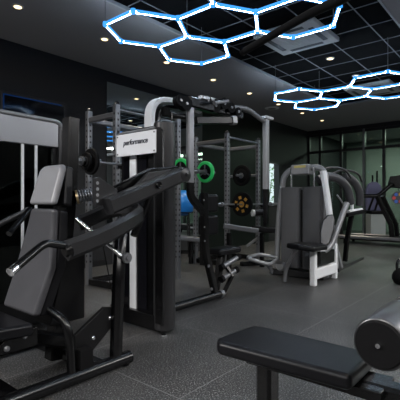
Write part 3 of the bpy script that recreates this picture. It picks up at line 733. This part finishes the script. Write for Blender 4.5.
pc = P(374.5, 230, z=0.0); pc = P(374.5, 228, d=11.65); pc.z = 0
S = thing('padded_seat', pc, 'upright violet padded seat with rounded top beside the glass partition', 'seat')
r_v = V((SA, -CA, 0)); f_v = V((CA, SA, 0))
def loc_(a, b, z): return pc+r_v*a+f_v*b+V((0,0,z))
out = [(-.22, .85), (.22, .85), (.23, 1.45), (.17, 1.62), (.06, 1.68), (-.06, 1.68), (-.17, 1.62), (-.23, 1.45)]
MB().slab([loc_(a, 0, z) for a, z in out], f_v*.12).build('backrest', VIO, S, bevel=.03, seg=3)
MB().slab([loc_(a, -.3, z) for a, z in ((-.22, .76), (.22, .76), (.22, .85), (-.22, .85))], f_v*.42).build('seat_pad', BLK, S, bevel=.02)
MB().slab([loc_(a, -.25, z) for a, z in ((-.21, 0), (.21, 0), (.21, .76), (-.21, .76))], f_v*.36).build('base_cabinet', PAL, S, bevel=.01)
for a in (-.03, .1): MB().bar([loc_(a, .06, 1.66), loc_(a, .06, 2.0 if a > 0 else 1.88)], .04, .04, up=(1,0,0)).build('headrest_post', BLK, S)
MB().slab([loc_(a, -.012, z) for a, z in ((-.2, .86), (-.14, .86), (.02, 1.3), (-.04, 1.3))], f_v*.012).slab([loc_(a, -.012, z) for a, z in ((-.02, .86), (.04, .86), (.18, 1.3), (.12, 1.3))], f_v*.012).build('strap', BLK, S)

kb = P(402, 277, d=5.4); kx, ky = kb.x, kb.y
K = thing('kettlebell', (kx, ky, 0), 'black kettlebell on the floor at the right edge of the view', 'kettlebell')
MB().lathe((kx, ky, 0), (0,0,1), [(0, .0), (0, .07), (.02, .1), (.07, .125), (.12, .125), (.17, .1), (.21, .055), (.225, 0)], 28).build('bell', RUB, K)
MB().tube([(kx-.07, ky+.04, .16), (kx-.08, ky+.045, .27), (kx-.045, ky+.025, .34), (kx+.045, ky-.025, .34), (kx+.08, ky-.045, .27), (kx+.07, ky-.04, .16)], .018, up=(.5,.85,0), r=.05, n=12).build('handle', BLK, K)

# ------------------------------------------------------------------ right foreground: pulldown seat, knee roller and bar
L = thing('pulldown_machine', (1.55, .6, 0), 'black pulldown machine with flat bench seat and knee roller, right foreground', 'exercise machine')
MB().slab([(1.40, .50, .5), (1.69, .50, .5), (1.70, 1.03, .5), (1.68, 1.08, .5), (1.42, 1.10, .5), (1.375, 1.06, .5)], (0, 0, -.06)).build('seat_pad', VIN, L, bevel=.022, seg=4)
MB().box((1.47, .42, .40), (1.64, .98, .44)).build('seat_frame', BLK, L, bevel=.006)
MB().bar([(1.555, .92, .40), (1.555, .92, 0)], .075, .09, up=(1,0,0)).build('front_leg', BLK, L)
MB().bar([(1.555, 1.0, .035), (1.555, -.3, .035)], .09, .07).build('base_rail', BLK, L)
MB().bar([(1.555, .30, .06), (1.555, .30, .68)], .08, .08, up=(1,0,0)).build('roller_post', BLK, L)
MB().bar([(1.555, .55, .41), (1.555, -.1, .41)], .085, .07).build('seat_beam', BLK, L)
rc = P(379, 345, d=1.15)
MB().cyl((rc.x-.004, rc.y, rc.z), (1.95, rc.y, rc.z), .016).build('roller_axle', STL, L)
for x0_, x1_ in ((rc.x, 1.50), (1.62, 1.93)):
    ro = MB().lathe((x0_, rc.y, rc.z), (1,0,0), [(0, .02), (.0, .066), (.004, .073), (.014, .077), (x1_-x0_-.014, .077), (x1_-x0_-.004, .073), (x1_-x0_, .066), (x1_-x0_, .02)], 40).build('knee_roller', VIR, L)
    MB().lathe((x0_-.006, rc.y, rc.z), (1,0,0), [(0, .012), (0, .064), (.01, .071), (.016, .071)], 36).build('end_cap', RUB, ro)
    MB().lathe((x0_-.014, rc.y, rc.z), (1,0,0), [(0, .007), (.009, .009)], 12).build('end_bolt', CHR, ro)
MB().bar([(1.555, rc.y, rc.z), (1.555, .30, .62)], .06, .05, up=(1,0,0)).build('roller_bracket', BLK, L)
MB().bar([(1.555, -.25, 0), (1.555, -.25, 2.3)], .12, .1, up=(1,0,0)).build('column', BLK, L)
E0, E1, E2 = P(243, 52, d=1.9), P(318, 9, d=1.45), P(352, -4, d=1.24)
E3 = E2+(E2-E1)*1.6; E3.z = E2.z+.03
MB().bar([(1.555, -.25, 2.26), (E3.x, E3.y, 2.26)], .1, .08).build('overhead_arm', BLK, L)
MB().tube([E0, E1, E2, E3], .0165, r=.16, n=16).build('pull_bar', RUB, L)
MB().cyl(E0+(E0-E1).normalized()*.004, E0-(E0-E1).normalized()*.02, .0175).build('bar_end', BLK, L)
MB().cyl((E3.x, E3.y, E3.z), (E3.x, E3.y, 2.24), .004, 8).build('cable', STL, L)

# ------------------------------------------------------------------ planting outside the left window
pb = MB(); rng = random.Random(5)
for i in range(700):
    c_ = V((rng.uniform(10.4, 13.), rng.uniform(6.4, 7.6), rng.uniform(.1, 2.3)))
    a = V((rng.uniform(-1,1), rng.uniform(-1,1), rng.uniform(-.6,1))).normalized(); n2 = a.orthogonal().normalized()*.035; l = .09
    pb._add([c_, c_+a*l*.5+n2, c_+a*l, c_+a*l*.5-n2], [(0,1,2,3)])
bu = thing('shrub', (11.6, 7, 0), 'sunlit green shrub outside the narrow window in the left wall', 'shrub')
lf = pb.build('foliage', LEAF, bu); 
q = MB()
for i in range(5): q.cyl((11.6+.05*i-.1, 7., 0), (10.6+.5*i, 6.7+.15*i, 1.9), .015, 8)
q.build('stem', mat('bark', (.1,.07,.04), .8), bu)
struct('ground_outside', MB().box((8, YL+.2, -.2), (14, 12, -.01)), mat('paving', (.4,.4,.38), .9))

# ------------------------------------------------------------------ light
w = bpy.data.worlds.new('World'); scn.world = w; w.use_nodes = True
bg = w.node_tree.nodes['Background']; bg.inputs[0].default_value = (.82, .9, 1., 1); bg.inputs[1].default_value = 1.3
def area(name, loc, rot, sx, sy, e, col):
    l = bpy.data.lights.new(name, 'AREA'); l.shape = 'RECTANGLE'; l.size = sx; l.size_y = sy; l.energy = e; l.color = col
    o = bpy.data.objects.new(name, l); COL.objects.link(o); o.location = loc; o.rotation_euler = rot; return o
for x_, y_, e_ in ((-2.2, -1.6, 110), (-2.4, .8, 130), (-2.4, 4.4, 400), (.4, -2.2, 110), (3., -2.4, 120), (5.6, -2.4, 130), (8.4, -2.4, 130), (10.8, -2.0, 90)):  # unseen panels added as fill from behind and beside the viewer
    pl_ = thing('fill_panel', (x_, y_, HC), 'added flat white ceiling fill panel outside the view', 'ceiling light', 'added ceiling fill panels outside the view')
    fr_ = MB(); fr_.box((x_-.33, y_-.63, HC-.03), (x_+.33, y_+.63, HC-.001)); fr_.build('frame', PLA, pl_)
    o = area('fill_panel_lamp', (0, 0, -.035), (0, 0, 0), .6, 1.2, e_, (1., .97, .94)); o.parent = pl_
area('corridor_fill', (14.2, 3.0, 3.3), (0, 0, 0), .6, 4., 110, (.95, 1., .92))  # added fill without a fixture, brightens the room behind the glass
area('corridor_fill', (14.2, -1.5, 3.3), (0, 0, 0), .6, 3., 60, (.95, 1., .92))  # second added fill, also without a fixture

cam = bpy.data.cameras.new('camera'); co = bpy.data.objects.new('camera', cam); COL.objects.link(co)
co.location = (0, 0, EYE); co.rotation_euler = (math.pi/2, 0, math.radians(40.1-90))
cam.sensor_width = 36; cam.lens = 36*404/400; cam.shift_y = 2/400; cam.clip_start = .05
scn.camera = co
vs = scn.view_settings
vs.view_transform = 'Standard'; vs.look = 'None'; vs.exposure = 0; vs.gamma = 1; vs.use_curve_mapping = False
